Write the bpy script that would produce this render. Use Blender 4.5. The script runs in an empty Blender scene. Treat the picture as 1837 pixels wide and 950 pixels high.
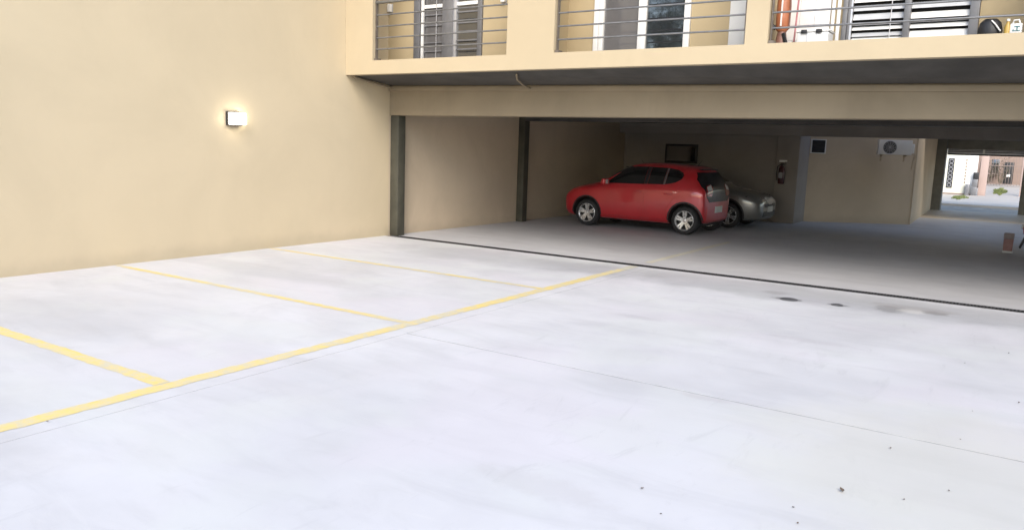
import bpy, bmesh, math, random
from mathutils import Vector, Matrix
from mathutils.bvhtree import BVHTree
random.seed(7)
R = math.radians
sc = bpy.context.scene
col = sc.collection

# ------------------------------------------------------------------ camera, sky, sun, exposure
cd = bpy.data.cameras.new("camera")
cam = bpy.data.objects.new("camera", cd); col.objects.link(cam)
cd.sensor_width = 36.0; cd.sensor_fit = 'HORIZONTAL'; cd.lens = 27.3675
cd.clip_start = 0.05; cd.clip_end = 2000
cam.location = (9.601, -10.521, 1.66)
cam.rotation_euler = (1.42056, -0.0337, 0.58501)
sc.camera = cam

SUN_EL, SUN_AZ = R(38), R(150)          # azimuth measured from +Y towards +X
w = bpy.data.worlds.new("World"); sc.world = w; w.use_nodes = True
wn = w.node_tree.nodes; wl = w.node_tree.links
bg = wn.get('Background') or wn.new('ShaderNodeBackground')
sky = wn.new('ShaderNodeTexSky'); sky.sky_type = 'NISHITA'; sky.sun_disc = False
sky.sun_elevation = SUN_EL; sky.sun_rotation = SUN_AZ
sky.dust_density = 1.6; sky.air_density = 1.0; sky.ozone_density = 1.0
wl.new(sky.outputs[0], bg.inputs[0]); bg.inputs[1].default_value = 0.14
sd = bpy.data.lights.new("sun", 'SUN'); sd.energy = 1.1; sd.angle = R(32); sd.color = (1.0, 0.955, 0.88)
sun = bpy.data.objects.new("sun", sd); col.objects.link(sun)
to_sun = Vector((math.sin(SUN_AZ)*math.cos(SUN_EL), math.cos(SUN_AZ)*math.cos(SUN_EL), math.sin(SUN_EL)))
sun.rotation_euler = to_sun.to_track_quat('Z', 'Y').to_euler()
sun.location = to_sun*40
vs = sc.view_settings
vs.view_transform = 'Standard'; vs.look = 'None'; vs.gamma = 1.0; vs.use_curve_mapping = False
vs.exposure = 1.40
sc.cycles.max_bounces = 12; sc.cycles.diffuse_bounces = 8; sc.cycles.glossy_bounces = 4

# ------------------------------------------------------------------ helpers
def tag(o, label=None, cat=None, group=None, kind=None):
    if label: o['label'] = label
    if cat: o['category'] = cat
    if group: o['group'] = group
    if kind: o['kind'] = kind
    return o

def thing(name, label, cat, loc=(0, 0, 0), rz=0.0, group=None):
    o = bpy.data.objects.new(name, None); col.objects.link(o)
    o.empty_display_size = 0.2
    o.location = loc; o.rotation_euler = (0, 0, rz)
    return tag(o, label, cat, group)

class MB:
    def __init__(self): self.bm = bmesh.new()
    def v(self, p): return self.bm.verts.new(p)
    def face(self, pts): return self.bm.faces.new([self.v(p) for p in pts])
    def box(self, x0, x1, y0, y1, z0, z1):
        c = [self.v((x, y, z)) for z in (z0, z1) for y in (y0, y1) for x in (x0, x1)]
        for f in ((0, 2, 3, 1), (4, 5, 7, 6), (0, 1, 5, 4), (2, 6, 7, 3), (0, 4, 6, 2), (1, 3, 7, 5)):
            self.bm.faces.new([c[i] for i in f])
        return self
    def obox(self, M, sx, sy, sz):
        c = [self.v(M @ Vector((x*sx/2, y*sy/2, z*sz/2))) for z in (-1, 1) for y in (-1, 1) for x in (-1, 1)]
        for f in ((0, 2, 3, 1), (4, 5, 7, 6), (0, 1, 5, 4), (2, 6, 7, 3), (0, 4, 6, 2), (1, 3, 7, 5)):
            self.bm.faces.new([c[i] for i in f])
        return self
    def bar(self, p0, p1, wx, wz, up=(0, 0, 1)):
        p0 = Vector(p0); p1 = Vector(p1); d = p1-p0; y = d.normalized(); u = Vector(up)
        x = y.cross(u)
        if x.length < 1e-5: x = y.cross(Vector((0, 1, 0)))
        x.normalize(); z = x.cross(y)
        M = Matrix((x, y, z)).transposed().to_4x4(); M.translation = (p0+p1)/2
        return self.obox(M, wx, d.length, wz)
    def cyl(self, p0, p1, r0, r1=None, seg=12, caps=True):
        if r1 is None: r1 = r0
        p0 = Vector(p0); p1 = Vector(p1); d = (p1-p0).normalized()
        a = d.cross(Vector((0, 0, 1)))
        if a.length < 1e-4: a = d.cross(Vector((1, 0, 0)))
        a.normalize(); b = d.cross(a)
        A = []; B = []
        for i in range(seg):
            t = 2*math.pi*i/seg; e = a*math.cos(t)+b*math.sin(t)
            A.append(self.v(p0+e*r0)); B.append(self.v(p1+e*r1))
        for i in range(seg):
            j = (i+1) % seg; self.bm.faces.new((A[i], A[j], B[j], B[i]))
        if caps:
            self.bm.faces.new(A[::-1]); self.bm.faces.new(B)
        return self
    def tube(self, pts, r, seg=8):
        pts = [Vector(p) for p in pts]; rings = []
        for i, p in enumerate(pts):
            d = (pts[min(i+1, len(pts)-1)]-pts[max(i-1, 0)]).normalized()
            a = d.cross(Vector((0.3, 0.2, 0.93))).normalized(); b = d.cross(a)
            rings.append([self.v(p+(a*math.cos(2*math.pi*k/seg)+b*math.sin(2*math.pi*k/seg))*r) for k in range(seg)])
        for i in range(len(rings)-1):
            for k in range(seg):
                j = (k+1) % seg
                self.bm.faces.new((rings[i][k], rings[i][j], rings[i+1][j], rings[i+1][k]))
        self.bm.faces.new(rings[0][::-1]); self.bm.faces.new(rings[-1]); return self
    def lathe(self, prof, M=None, seg=24, close=False):
        """prof: list of (radius, height along local z)"""
        M = M or Matrix.Identity(4); rings = []
        for r, h in prof:
            rings.append([self.v(M @ Vector((r*math.cos(2*math.pi*k/seg), r*math.sin(2*math.pi*k/seg), h))) for k in range(seg)])
        n = len(rings)
        for i in range(n if close else n-1):
            a = rings[i]; b = rings[(i+1) % n]
            for k in range(seg):
                j = (k+1) % seg; self.bm.faces.new((a[k], a[j], b[j], b[k]))
        if not close:
            for rg in (rings[0][::-1], rings[-1]):
                self.bm.faces.new(rg)
        return self
    def prism(self, poly, h0, h1, f):
        """poly 2-D, f(u, v, h) -> point"""
        A = [self.v(f(u, v, h0)) for u, v in poly]; B = [self.v(f(u, v, h1)) for u, v in poly]
        n = len(poly)
        self.bm.faces.new(A[::-1]); self.bm.faces.new(B)
        for i in range(n):
            j = (i+1) % n; self.bm.faces.new((A[i], A[j], B[j], B[i]))
        return self
    def build(self, name, mat, parent=None, bevel=0.0, smooth=None, seg=2, merge=False):
        bm = self.bm
        if merge: bmesh.ops.remove_doubles(bm, verts=bm.verts, dist=1e-5)
        bmesh.ops.recalc_face_normals(bm, faces=bm.faces)
        if bevel:
            es = [e for e in bm.edges if len(e.link_faces) == 2 and e.calc_face_angle(0) > R(35)]
            bmesh.ops.bevel(bm, geom=es, offset=bevel, segments=seg, profile=0.5, affect='EDGES', clamp_overlap=True)
        me = bpy.data.meshes.new(name); bm.to_mesh(me); bm.free()
        if mat: me.materials.append(mat)
        if smooth is not None or bevel:
            for p in me.polygons: p.use_smooth = True
            me.set_sharp_from_angle(angle=R(smooth if smooth is not None else 35))
        o = bpy.data.objects.new(name, me); col.objects.link(o)
        if parent: o.parent = parent
        return o

def copy_tree(o, parent=None):
    c = o.copy(); col.objects.link(c)
    if parent: c.parent = parent
    for ch in list(o.children): copy_tree(ch, c)
    return c

# ------------------------------------------------------------------ materials
class NT:
    def __init__(self, name):
        self.m = bpy.data.materials.new(name); self.m.use_nodes = True
        self.t = self.m.node_tree; self.n = self.t.nodes; self.l = self.t.links
        self.b = self.n['Principled BSDF']
        g = self.n.new('ShaderNodeNewGeometry'); self.pos = g.outputs['Position']
    def sock(self, node, i, val):
        if isinstance(val, bpy.types.NodeSocket): self.l.new(val, node.inputs[i])
        elif val is not None: node.inputs[i].default_value = val
    def math(self, op, a, b=None, c=None, clamp=False):
        n = self.n.new('ShaderNodeMath'); n.operation = op; n.use_clamp = clamp
        self.sock(n, 0, a); self.sock(n, 1, b); self.sock(n, 2, c); return n.outputs[0]
    def noise(self, scale, detail=4, rough=0.55, vec=None, dist=0.0):
        n = self.n.new('ShaderNodeTexNoise'); n.inputs['Scale'].default_value = scale
        n.inputs['Detail'].default_value = detail; n.inputs['Roughness'].default_value = rough
        n.inputs['Distortion'].default_value = dist
        self.l.new(vec if vec is not None else self.pos, n.inputs['Vector']); return n.outputs[0]
    def scaled(self, s):
        n = self.n.new('ShaderNodeVectorMath'); n.operation = 'MULTIPLY'
        self.l.new(self.pos, n.inputs[0]); n.inputs[1].default_value = s; return n.outputs[0]
    def ramp(self, x, a, b, lo=0.0, hi=1.0):
        n = self.n.new('ShaderNodeMapRange'); n.interpolation_type = 'SMOOTHSTEP'
        self.sock(n, 0, x); self.sock(n, 1, a); self.sock(n, 2, b); self.sock(n, 3, lo); self.sock(n, 4, hi); return n.outputs[0]
    def mix(self, f, a, b):
        n = self.n.new('ShaderNodeMix'); n.data_type = 'RGBA'
        self.sock(n, 0, f); 
        for i, c in ((6, a), (7, b)):
            if isinstance(c, bpy.types.NodeSocket): self.l.new(c, n.inputs[i])
            else: n.inputs[i].default_value = (*c, 1)
        return n.outputs[2]
    def sep(self):
        n = self.n.new('ShaderNodeSeparateXYZ'); self.l.new(self.pos, n.inputs[0]); return n.outputs
    def blob(self, cx, cy, rx, ry, soft=0.5, wob=0.6, scale=5.0, nz=None):
        x, y, z = self.sep()
        dx = self.math('DIVIDE', self.math('SUBTRACT', x, cx), rx); dy = self.math('DIVIDE', self.math('SUBTRACT', y, cy), ry)
        d = self.math('ADD', self.math('MULTIPLY', dx, dx), self.math('MULTIPLY', dy, dy))
        d = self.math('ADD', d, self.math('MULTIPLY', self.math('SUBTRACT', nz if nz is not None else self.noise(scale, 4), 0.5), wob*2))
        return self.ramp(d, 1-soft, 1+soft, 1.0, 0.0)
    def color(self, c):
        if isinstance(c, bpy.types.NodeSocket): self.l.new(c, self.b.inputs['Base Color'])
        else: self.b.inputs['Base Color'].default_value = (*c, 1)
    def rough(self, r):
        if isinstance(r, bpy.types.NodeSocket): self.l.new(r, self.b.inputs['Roughness'])
        else: self.b.inputs['Roughness'].default_value = r
    def bump(self, h, strength=0.2, dist=0.01):
        n = self.n.new('ShaderNodeBump'); n.inputs['Strength'].default_value = strength; n.inputs['Distance'].default_value = dist
        self.l.new(h, n.inputs['Height']); self.l.new(n.outputs[0], self.b.inputs['Normal'])

def plain(name, c, rough=0.5, metal=0.0, var=0.12, scale=6.0, coat=0.0, spec=0.5, bump=0.0, bscale=80):
    """a base colour with a little mottling, so that no surface is perfectly flat"""
    t = NT(name)
    k = t.ramp(t.noise(scale, 5), 0.3, 0.7)
    t.color(t.mix(k, tuple(x*(1-var) for x in c), tuple(min(1, x*(1+var)) for x in c)))
    t.rough(t.math('ADD', t.math('MULTIPLY', t.noise(scale*3, 3), 0.15), max(rough-0.075, 0.0)))
    t.b.inputs['Metallic'].default_value = metal; t.b.inputs['Specular IOR Level'].default_value = spec
    t.b.inputs['Coat Weight'].default_value = coat; t.b.inputs['Coat Roughness'].default_value = 0.04
    if bump: t.bump(t.noise(bscale, 4), bump, 0.004)
    return t.m

def concrete(name, c1, c2, stains=False, streak=0.35):
    t = NT(name)
    big = t.ramp(t.noise(0.45, 5, 0.6, dist=0.6), 0.3, 0.72)
    c = t.mix(big, c1, c2)
    st = t.ramp(t.noise(1.0, 5, 0.62, t.scaled((0.9, 3.2, 1)), 0.8), 0.42, 0.75)
    c = t.mix(t.math('MULTIPLY', st, streak), c, tuple(x*0.80 for x in c1))
    arc = t.ramp(t.noise(2.6, 6, 0.68, t.scaled((1.6, 0.7, 1)), 1.5), 0.5, 0.8)
    c = t.mix(t.math('MULTIPLY', arc, 0.22), c, (c2[0]*0.86, c2[1]*0.85, c2[2]*0.90))
    fine = t.noise(55, 4, 0.7)
    c = t.mix(t.ramp(fine, 0.62, 0.8, 0.0, 0.22), c, tuple(x*0.72 for x in c1))
    if stains:
        tint = t.noise(0.55, 3, 0.5, dist=0.4)
        c = t.mix(t.ramp(tint, 0.50, 0.66, 0.0, 0.45), c, (c2[0]*1.0, c2[1]*0.955, c2[2]*0.985))
        c = t.mix(t.ramp(t.noise(0.8, 3, 0.5, t.scaled((1, 1.3, 1))), 0.50, 0.64, 0.0, 0.45), c, (c2[0]*0.95, c2[1]*0.975, c2[2]*0.93))
        sc1 = t.ramp(t.noise(1.0, 7, 0.75, t.scaled((3.5, 0.8, 1)), 2.2), 0.56, 0.72, 0.0, 0.30)
        c = t.mix(sc1, c, tuple(x*0.78 for x in c1))
        sc2 = t.ramp(t.noise(1.0, 7, 0.72, t.scaled((0.6, 2.8, 1)), 1.8), 0.58, 0.74, 0.0, 0.34)
        c = t.mix(sc2, c, (0.62, 0.61, 0.60))
        c = t.mix(t.ramp(t.noise(30, 6, 0.8), 0.60, 0.72, 0.0, 0.25), c, tuple(x*0.70 for x in c1))
        nz = t.noise(9.0, 6, 0.72); nz2 = t.noise(1.7, 5, 0.65)
        def put(c, colr, amt, *a, n=nz, **k):
            return t.mix(t.math('MULTIPLY', t.blob(*a, nz=n, **k), amt), c, colr)
        # damp and grime along the drain channel
        c = put(c, tuple(x*0.62 for x in c1), 0.55, 7.4, -0.75, 3.4, 0.55, n=nz2, soft=0.8, wob=1.1)
        c = put(c, tuple(x*0.70 for x in c1), 0.5, 3.2, -0.9, 2.2, 0.6, n=nz2, soft=0.8, wob=1.3)
        c = put(c, (0.24, 0.235, 0.23), 0.7, 8.46, -0.95, 0.16, 0.22, soft=0.7, wob=1.7)
        c = put(c, (0.58, 0.56, 0.52), 0.5, 8.68, -0.92, 0.14, 0.14, soft=0.6, wob=1.7)
        c = put(c, (0.22, 0.21, 0.20), 0.7, 8.90, -0.86, 0.13, 0.12, soft=0.7, wob=1.7)
        c = put(c, (0.15, 0.145, 0.145), 0.75, 7.38, -1.20, 0.15, 0.10, soft=0.7, wob=1.9)
        c = put(c, (0.17, 0.165, 0.165), 0.75, 7.94, -1.15, 0.11, 0.07, soft=0.7, wob=1.9)
        c = put(c, (0.30, 0.28, 0.27), 0.45, 8.65, -0.72, 0.5, 0.14, soft=0.8, wob=2.0)
        c = put(c, (0.30, 0.29, 0.29), 0.55, 7.15, -0.85, 0.16, 0.12, soft=0.8, wob=1.8)
        c = put(c, (0.40, 0.38, 0.39), 0.3, 8.05, -3.2, 0.35, 0.07, soft=0.8, wob=1.9)
        c = put(c, (0.40, 0.38, 0.40), 0.3, 6.45, -3.35, 0.25, 0.07, soft=0.8, wob=1.9)
        c = put(c, (0.40, 0.38, 0.37), 0.35, 7.90, -5.45, 0.18, 0.05, soft=0.8, wob=1.9)
        c = put(c, tuple(x*0.80 for x in c1), 0.35, 2.3, -7.0, 1.3, 0.35, n=nz2, soft=0.8, wob=1.2)
        c = put(c, tuple(x*0.80 for x in c1), 0.35, 1.6, -4.1, 1.5, 0.3, n=nz2, soft=0.8, wob=1.2)
        c = put(c, tuple(x*0.84 for x in c1), 0.6, 4.0, -8.9, 1.6, 0.5, n=nz2, soft=0.8, wob=1.2)
        c = put(c, (0.56, 0.55, 0.48), 0.5, 9.3, -5.9, 0.9, 1.2, n=nz2, soft=0.9, wob=1.2)
        c = put(c, (0.46, 0.45, 0.45), 0.4, 7.75, -7.35, 0.35, 0.12, soft=0.8, wob=1.9)
    t.color(c)
    t.rough(t.ramp(t.noise(2.0, 5), 0.3, 0.7, 0.52, 0.74))
    t.b.inputs['Specular IOR Level'].default_value = 0.35
    t.bump(t.math('ADD', t.noise(90, 4, 0.6), t.math('MULTIPLY', t.noise(6, 4), 2.0)), 0.12, 0.004)
    return t.m

def stucco(name, c, var=0.06, bump=0.25, drip=0.10):
    t = NT(name)
    k = t.ramp(t.noise(0.7, 6, 0.6, dist=0.5), 0.3, 0.7)
    cc = t.mix(k, tuple(x*(1-var) for x in c), tuple(min(1, x*(1+var)) for x in c))
    d = t.ramp(t.noise(1.0, 6, 0.65, t.scaled((2.4, 2.4, 0.22))), 0.5, 0.8)
    cc = t.mix(t.math('MULTIPLY', d, drip), cc, tuple(x*0.72 for x in c))
    g = t.ramp(t.noise(14, 5, 0.7), 0.58, 0.78, 0, 0.10)
    cc = t.mix(g, cc, tuple(x*0.75 for x in c))
    x, y, z = t.sep()
    foot = t.ramp(t.math('ADD', z, t.math('MULTIPLY', t.math('SUBTRACT', t.noise(3, 5), 0.5), 0.25)), 0.02, 0.24, 0.32, 0.0)
    cc = t.mix(foot, cc, tuple(v*0.62 for v in c))          # darker towards the foot of the wall
    t.color(cc); t.rough(0.86); t.b.inputs['Specular IOR Level'].default_value = 0.2
    t.bump(t.math('ADD', t.noise(170, 3, 0.6), t.math('MULTIPLY', t.noise(7, 4), 1.5)), bump, 0.003)
    return t.m

def line_paint(name, wear, c=(0.72, 0.555, 0.165)):
    t = NT(name)
    k = t.ramp(t.noise(9, 6, 0.72), wear-0.18, wear+0.2)
    k2 = t.ramp(t.noise(1.3, 4), 0.35, 0.7, 0.0, 0.40)
    k = t.math('MAXIMUM', k, t.ramp(t.noise(34, 6, 0.8), 0.57, 0.66, 0.0, 0.8))
    cc = t.mix(t.math('ADD', t.math('MULTIPLY', k, 0.75), k2, clamp=True), c, (0.52, 0.50, 0.42))
    t.color(cc); t.rough(0.6); t.bump(t.noise(90, 4), 0.12, 0.003)
    return t.m

def glassy(name, c, rough=0.03, spec=0.6, ior=1.5):
    t = NT(name)
    t.color(t.mix(t.ramp(t.noise(1.2, 4), 0.35, 0.65), tuple(v*0.8 for v in c), c)); t.rough(t.ramp(t.noise(5, 4), 0.3, 0.8, rough, rough+0.05))
    t.b.inputs['Specular IOR Level'].default_value = spec; t.b.inputs['IOR'].default_value = ior; t.b.inputs['Coat Weight'].default_value = 0.6; t.b.inputs['Coat Roughness'].default_value = 0.02
    return t.m

def emitter(name, c, s):
    t = NT(name); t.color((0.8, 0.8, 0.8)); t.b.inputs['Emission Color'].default_value = (*c, 1); t.b.inputs['Emission Strength'].default_value = s
    return t.m

M = {}
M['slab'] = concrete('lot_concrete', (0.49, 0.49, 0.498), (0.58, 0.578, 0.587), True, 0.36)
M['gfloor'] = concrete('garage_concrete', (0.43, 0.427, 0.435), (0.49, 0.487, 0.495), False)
M['exit_warm'] = concrete('exit_paving_warm_light', (0.50, 0.42, 0.31), (0.58, 0.49, 0.37), False)  # tan tone carries the warm daylight falling on the exit floor
M['seal'] = plain('joint_sealant_grey', (0.20, 0.195, 0.20), 0.9, var=0.45, scale=4)
M['earth'] = plain('earth', (0.20, 0.17, 0.13), 0.9, var=0.3, scale=2)
M['wall'] = stucco('party_wall_paint', (0.53, 0.44, 0.298), 0.035, 0.35, 0.06)
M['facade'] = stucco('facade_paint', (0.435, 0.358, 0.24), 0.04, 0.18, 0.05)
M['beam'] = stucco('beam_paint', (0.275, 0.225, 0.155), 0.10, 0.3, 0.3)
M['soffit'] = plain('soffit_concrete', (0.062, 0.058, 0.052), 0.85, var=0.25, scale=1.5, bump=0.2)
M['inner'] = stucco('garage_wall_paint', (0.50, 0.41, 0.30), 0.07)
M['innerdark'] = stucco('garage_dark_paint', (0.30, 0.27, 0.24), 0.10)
M['ceil'] = plain('garage_ceiling_paint', (0.42, 0.41, 0.39), 0.85, var=0.12, scale=1.5, bump=0.1)
M['pier'] = plain('pier_paint', (0.15, 0.147, 0.13), 0.7, var=0.15, scale=3, bump=0.1)
M['post'] = plain('post_paint', (0.055, 0.052, 0.036), 0.7, var=0.2, scale=3, bump=0.1)
M['bal'] = stucco('balcony_paint', (0.42, 0.335, 0.205), 0.05, 0.15, 0.03)
M['yellow'] = line_paint('yellow_line_paint', 0.51)
M['yellowthin'] = line_paint('yellow_line_thin_paint', 0.52, (0.74, 0.58, 0.18))
M['yellowold'] = line_paint('yellow_line_worn_paint', 0.36, (0.44, 0.40, 0.27))
M['cover'] = plain('worn_cover_iron', (0.11, 0.11, 0.115), 0.6, 0.3, 0.25, 20, bump=0.15)
M['iron'] = plain('dark_iron', (0.05, 0.05, 0.052), 0.55, 0.6, 0.25, 20, bump=0.15)
M['rail'] = plain('rail_metal', (0.20, 0.20, 0.20), 0.42, 0.5, 0.15, 8)
M['railbrown'] = plain('rail_post_paint', (0.15, 0.125, 0.10), 0.5, 0.2, 0.2, 8)
M['alu'] = plain('grey_aluminium', (0.21, 0.21, 0.22), 0.4, 0.4, 0.12, 5)
M['alulight'] = plain('pale_aluminium', (0.55, 0.55, 0.57), 0.35, 0.5, 0.08, 5)
M['whitepvc'] = plain('white_frame', (0.78, 0.77, 0.74), 0.4, 0, 0.04, 4)
M['white'] = plain('white_enamel', (0.72, 0.72, 0.70), 0.45, 0, 0.06, 5)
M['dglass'] = glassy('dark_window_glass', (0.025, 0.027, 0.03), ior=2.1)
M['gglass'] = glassy('curtained_glass', (0.13, 0.125, 0.125), 0.04, 0.5)
M['black'] = plain('black_plastic', (0.018, 0.018, 0.02), 0.5, 0, 0.2, 12)
M['rubber'] = plain('tyre_rubber', (0.022, 0.022, 0.023), 0.8, 0, 0.2, 30)
M['void'] = plain('dark_gap', (0.012, 0.012, 0.012), 0.8, 0, 0.1, 5)

# ------------------------------------------------------------------ ground, floors, markings
tag(MB().box(-400, 400, -400, 400, -1.0, -0.16).build('ground', M['earth']), kind='structure')
pf = MB().box(-0.25, 14.2, -20.0, -0.085, -0.155, -0.055).build('parking_floor', M['void']); tag(pf, kind='structure')
g = 0.003; gy = 0.006
for x0, x1, y0, y1 in ((0.0, 5.16-g, -20, -0.09), (5.16+g, 14.2, -5.40+gy, -0.09), (5.16+g, 14.2, -20, -5.40-gy)):
    MB().box(x0, x1, y0, y1, -0.05, 0).build('concrete_slab', M['slab'], pf)
MB().box(5.16-g, 5.16+g, -20, -0.09, -0.05, -0.0015).build('joint_sealant', M['seal'], pf)
MB().box(5.165+g, 14.2, -5.40-gy, -5.40+gy, -0.05, -0.0015).build('joint_sealant', M['seal'], pf)
def stripe(x0, x1, y0, y1, mat, parent, z=0.002, wob=0.008):
    """painted stripe with slightly uneven edges"""
    m = MB(); lx = (x1-x0) > (y1-y0); n = int(max(x1-x0, y1-y0)/0.07)+1; pr = None
    for i in range(n+1):
        t = i/n; a, b = random.uniform(-wob, wob), random.uniform(-wob, wob)
        p = [m.v((x0+(x1-x0)*t, y0+a, z)), m.v((x0+(x1-x0)*t, y1+b, z))] if lx else [m.v((x0+a, y0+(y1-y0)*t, z)), m.v((x1+b, y0+(y1-y0)*t, z))]
        if pr: m.bm.faces.new((pr[0], p[0], p[1], pr[1]))
        pr = p
    o = m.build('yellow_line', mat, parent)
    for p in o.data.polygons: p.use_smooth = False
    return o
stripe(4.87, 5.0, -14.0, -0.55, M['yellow'], pf)
stripe(0.03, 4.865, -7.61, -7.50, M['yellow'], pf)
stripe(0.03, 4.865, -5.13, -5.04, M['yellow'], pf)
stripe(0.03, 4.865, -2.70, -2.615, M['yellowthin'], pf)
stripe(0.03, 4.865, -10.1, -9.99, M['yellow'], pf)
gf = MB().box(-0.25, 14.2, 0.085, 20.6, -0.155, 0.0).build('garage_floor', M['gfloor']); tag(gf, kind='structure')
stripe(4.88, 4.99, 0.35, 4.2, M['yellowold'], gf)
MB().box(6.9, 13.9, 15.6, 20.58, 0.0005, 0.006).build('exit_paving_warmlit', M['exit_warm'], gf)  # paved strip, its warm light put into the colour
stripe(4.87, 5.0, -0.54, -0.12, M['yellowold'], pf)

# drain channel with a cast grating along the mouth of the garage
dr = thing('drain_channel', 'long dark metal drain grating across the mouth of the garage', 'drain', (0.22, 0, 0))
MB().box(0, 13.9, -0.082, 0.082, -0.15, -0.06).build('channel', M['void'], dr)
fm = MB().box(0, 13.9, -0.084, -0.062, -0.058, 0.003).box(0, 13.9, 0.062, 0.084, -0.058, 0.003)
fm.build('frame', M['iron'], dr)
gb = MB(); x = 0.02
while x < 13.88:
    gb.box(x, x+0.016, -0.0615, 0.0615, -0.03, 0.001); x += 0.036
gb.box(0.0, 13.9, -0.006, 0.006, -0.034, -0.002)
tag(gb.build('grate_bars', M['iron'], dr), kind='stuff')
for (cx, cy, r, lb) in ((7.40, -1.205, 0.10, 'larger dark iron drain cover set in the pale concrete near the grating'),
                        (7.925, -1.155, 0.066, 'smaller dark iron drain cover between the larger one and the grey stain')):
    d = thing('drain_cover', lb, 'drain cover', (cx, cy, 0), group='drain covers near the grating')
    MB().lathe([(r, 0.001), (r, 0.006), (r-0.006, 0.008), (0.004, 0.008)], seg=28).build('rim', M['cover'], d, smooth=30)
    q = MB()
    for k in range(-2, 3):
        h = math.sqrt(max(0.0, (r*0.8)**2-(k*r*0.3)**2)); q.box(k*r*0.3-0.006, k*r*0.3+0.006, -h, h, 0.0082, 0.0105)
    q.build('ribs', M['cover'], d)

# ------------------------------------------------------------------ party wall on the left
pw = thing('party_wall', 'tall blank beige rendered wall along the parking bays on the left', 'wall', (0, 0, 0))
MB().box(-0.25, 0, -10.2, -0.0005, -0.1, 9.0).build('outer_face', M['wall'], pw)
MB().box(-0.25, -0.004, 0.0005, 20.6, -0.1, 2.9).build('garage_face', M['inner'], pw)
MB().box(-0.30, 0.05, -10.2, -1.1, 9.0, 9.06).build('coping', M['wall'], pw)

shade_wl = thing('shading_wall', 'unseen beige wall added to shade the open side of the lot', 'wall', (14.25, 0, 0))  # out of view, added to shade the lot
MB().box(0, .25, -20, -1.2, -.15, 3.2).build('face', M['wall'], shade_wl)
MB().box(-.04, .29, -20, -1.2, 3.2, 3.26).build('coping', M['wall'], shade_wl)

# ------------------------------------------------------------------ apartment building
ab = thing('apartment_building', 'beige apartment block with railed balconies over an open ground floor garage', 'building', (0, 0, 0))
Z0, Z1, ZT = 2.74, 2.955, 5.35          # fascia bottom, opening sill, opening head
FY0, FY1 = -1.07, -0.92
XR = 14.0; HT = 5.95
fa = MB()
fa.box(0.003, XR, FY0, FY1, Z0, Z1)
ops = [(0.60, 3.19), (3.97, 6.60), (6.87, 9.75), (10.5, 13.0)]
e = 0.003
for a, b in ops: fa.box(e, a, FY0, FY1, Z1, ZT); e = b
fa.box(e, XR, FY0, FY1, Z1, ZT); fa.box(0.003, XR, FY0, FY1, ZT, HT)
fa.build('facade', M['facade'], ab, merge=True)
# balcony slabs, back wall and dividers
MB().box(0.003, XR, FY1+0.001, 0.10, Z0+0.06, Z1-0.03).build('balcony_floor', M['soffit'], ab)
MB().box(0.003, XR, FY1+0.001, 0.10, ZT+0.02, ZT+0.25).build('balcony_ceiling', M['bal'], ab)
YB = -0.05
bw = MB(); e = 0.003
for a, b, h in ((0.60, 2.03, 5.1), (4.04, 5.52, 5.1), (7.47, 8.93, 5.1)):
    bw.box(e, a, YB, 0.10, Z1-0.03, ZT+0.02); bw.box(a, b, YB, 0.10, h, ZT+0.02); e = b
bw.box(e, XR, YB, 0.10, Z1-0.03, ZT+0.02)
bw.build('balcony_wall', M['bal'], ab, merge=True)
for x0, x1 in ((3.45, 3.60), (6.66, 6.74), (10.0, 10.1)): MB().box(x0, x1, FY1+0.002, YB-0.001, Z1-0.03, ZT+0.02).build('balcony_divider', M['bal'], ab)
def around(z0, z1, x0, name, mat):          # a storey with the light well left open
    MB().box(x0, XR, 0.301, 9.75, z0, z1).box(x0, 4.82, 9.75, 14.2, z0, z1).box(12.2, XR, 9.75, 14.2, z0, z1).box(x0, XR, 14.2, 20.5, z0, z1).build(name, mat, ab, merge=True)
around(3.0, HT, 0.004, 'upper_storeys', M['facade'])
MB().box(0.004, XR, 0.101, 0.30, 3.0, HT).build('front_storey', M['facade'], ab)
# soffit under the balconies, dropping a little to the beam
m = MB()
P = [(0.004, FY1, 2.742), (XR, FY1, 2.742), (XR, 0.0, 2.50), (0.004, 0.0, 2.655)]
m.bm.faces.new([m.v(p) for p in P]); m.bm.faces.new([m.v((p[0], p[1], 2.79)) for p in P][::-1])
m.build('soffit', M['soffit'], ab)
# front beam with a shallow moulding at its head
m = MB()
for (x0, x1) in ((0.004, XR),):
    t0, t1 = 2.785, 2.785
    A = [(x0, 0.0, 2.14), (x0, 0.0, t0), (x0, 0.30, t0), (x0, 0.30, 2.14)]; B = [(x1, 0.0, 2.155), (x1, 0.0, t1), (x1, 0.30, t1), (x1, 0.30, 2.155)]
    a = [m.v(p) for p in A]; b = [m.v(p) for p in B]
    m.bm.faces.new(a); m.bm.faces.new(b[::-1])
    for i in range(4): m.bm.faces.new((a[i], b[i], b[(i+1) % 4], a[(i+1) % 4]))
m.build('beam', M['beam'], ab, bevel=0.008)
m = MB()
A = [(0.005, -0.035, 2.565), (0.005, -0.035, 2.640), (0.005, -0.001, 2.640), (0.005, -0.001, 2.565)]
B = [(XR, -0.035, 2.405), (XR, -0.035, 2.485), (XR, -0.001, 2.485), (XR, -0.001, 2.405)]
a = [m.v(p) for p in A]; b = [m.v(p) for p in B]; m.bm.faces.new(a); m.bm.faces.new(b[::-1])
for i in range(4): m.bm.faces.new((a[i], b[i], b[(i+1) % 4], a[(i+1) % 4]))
m.build('beam_moulding', M['beam'], ab, bevel=0.006)
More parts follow.
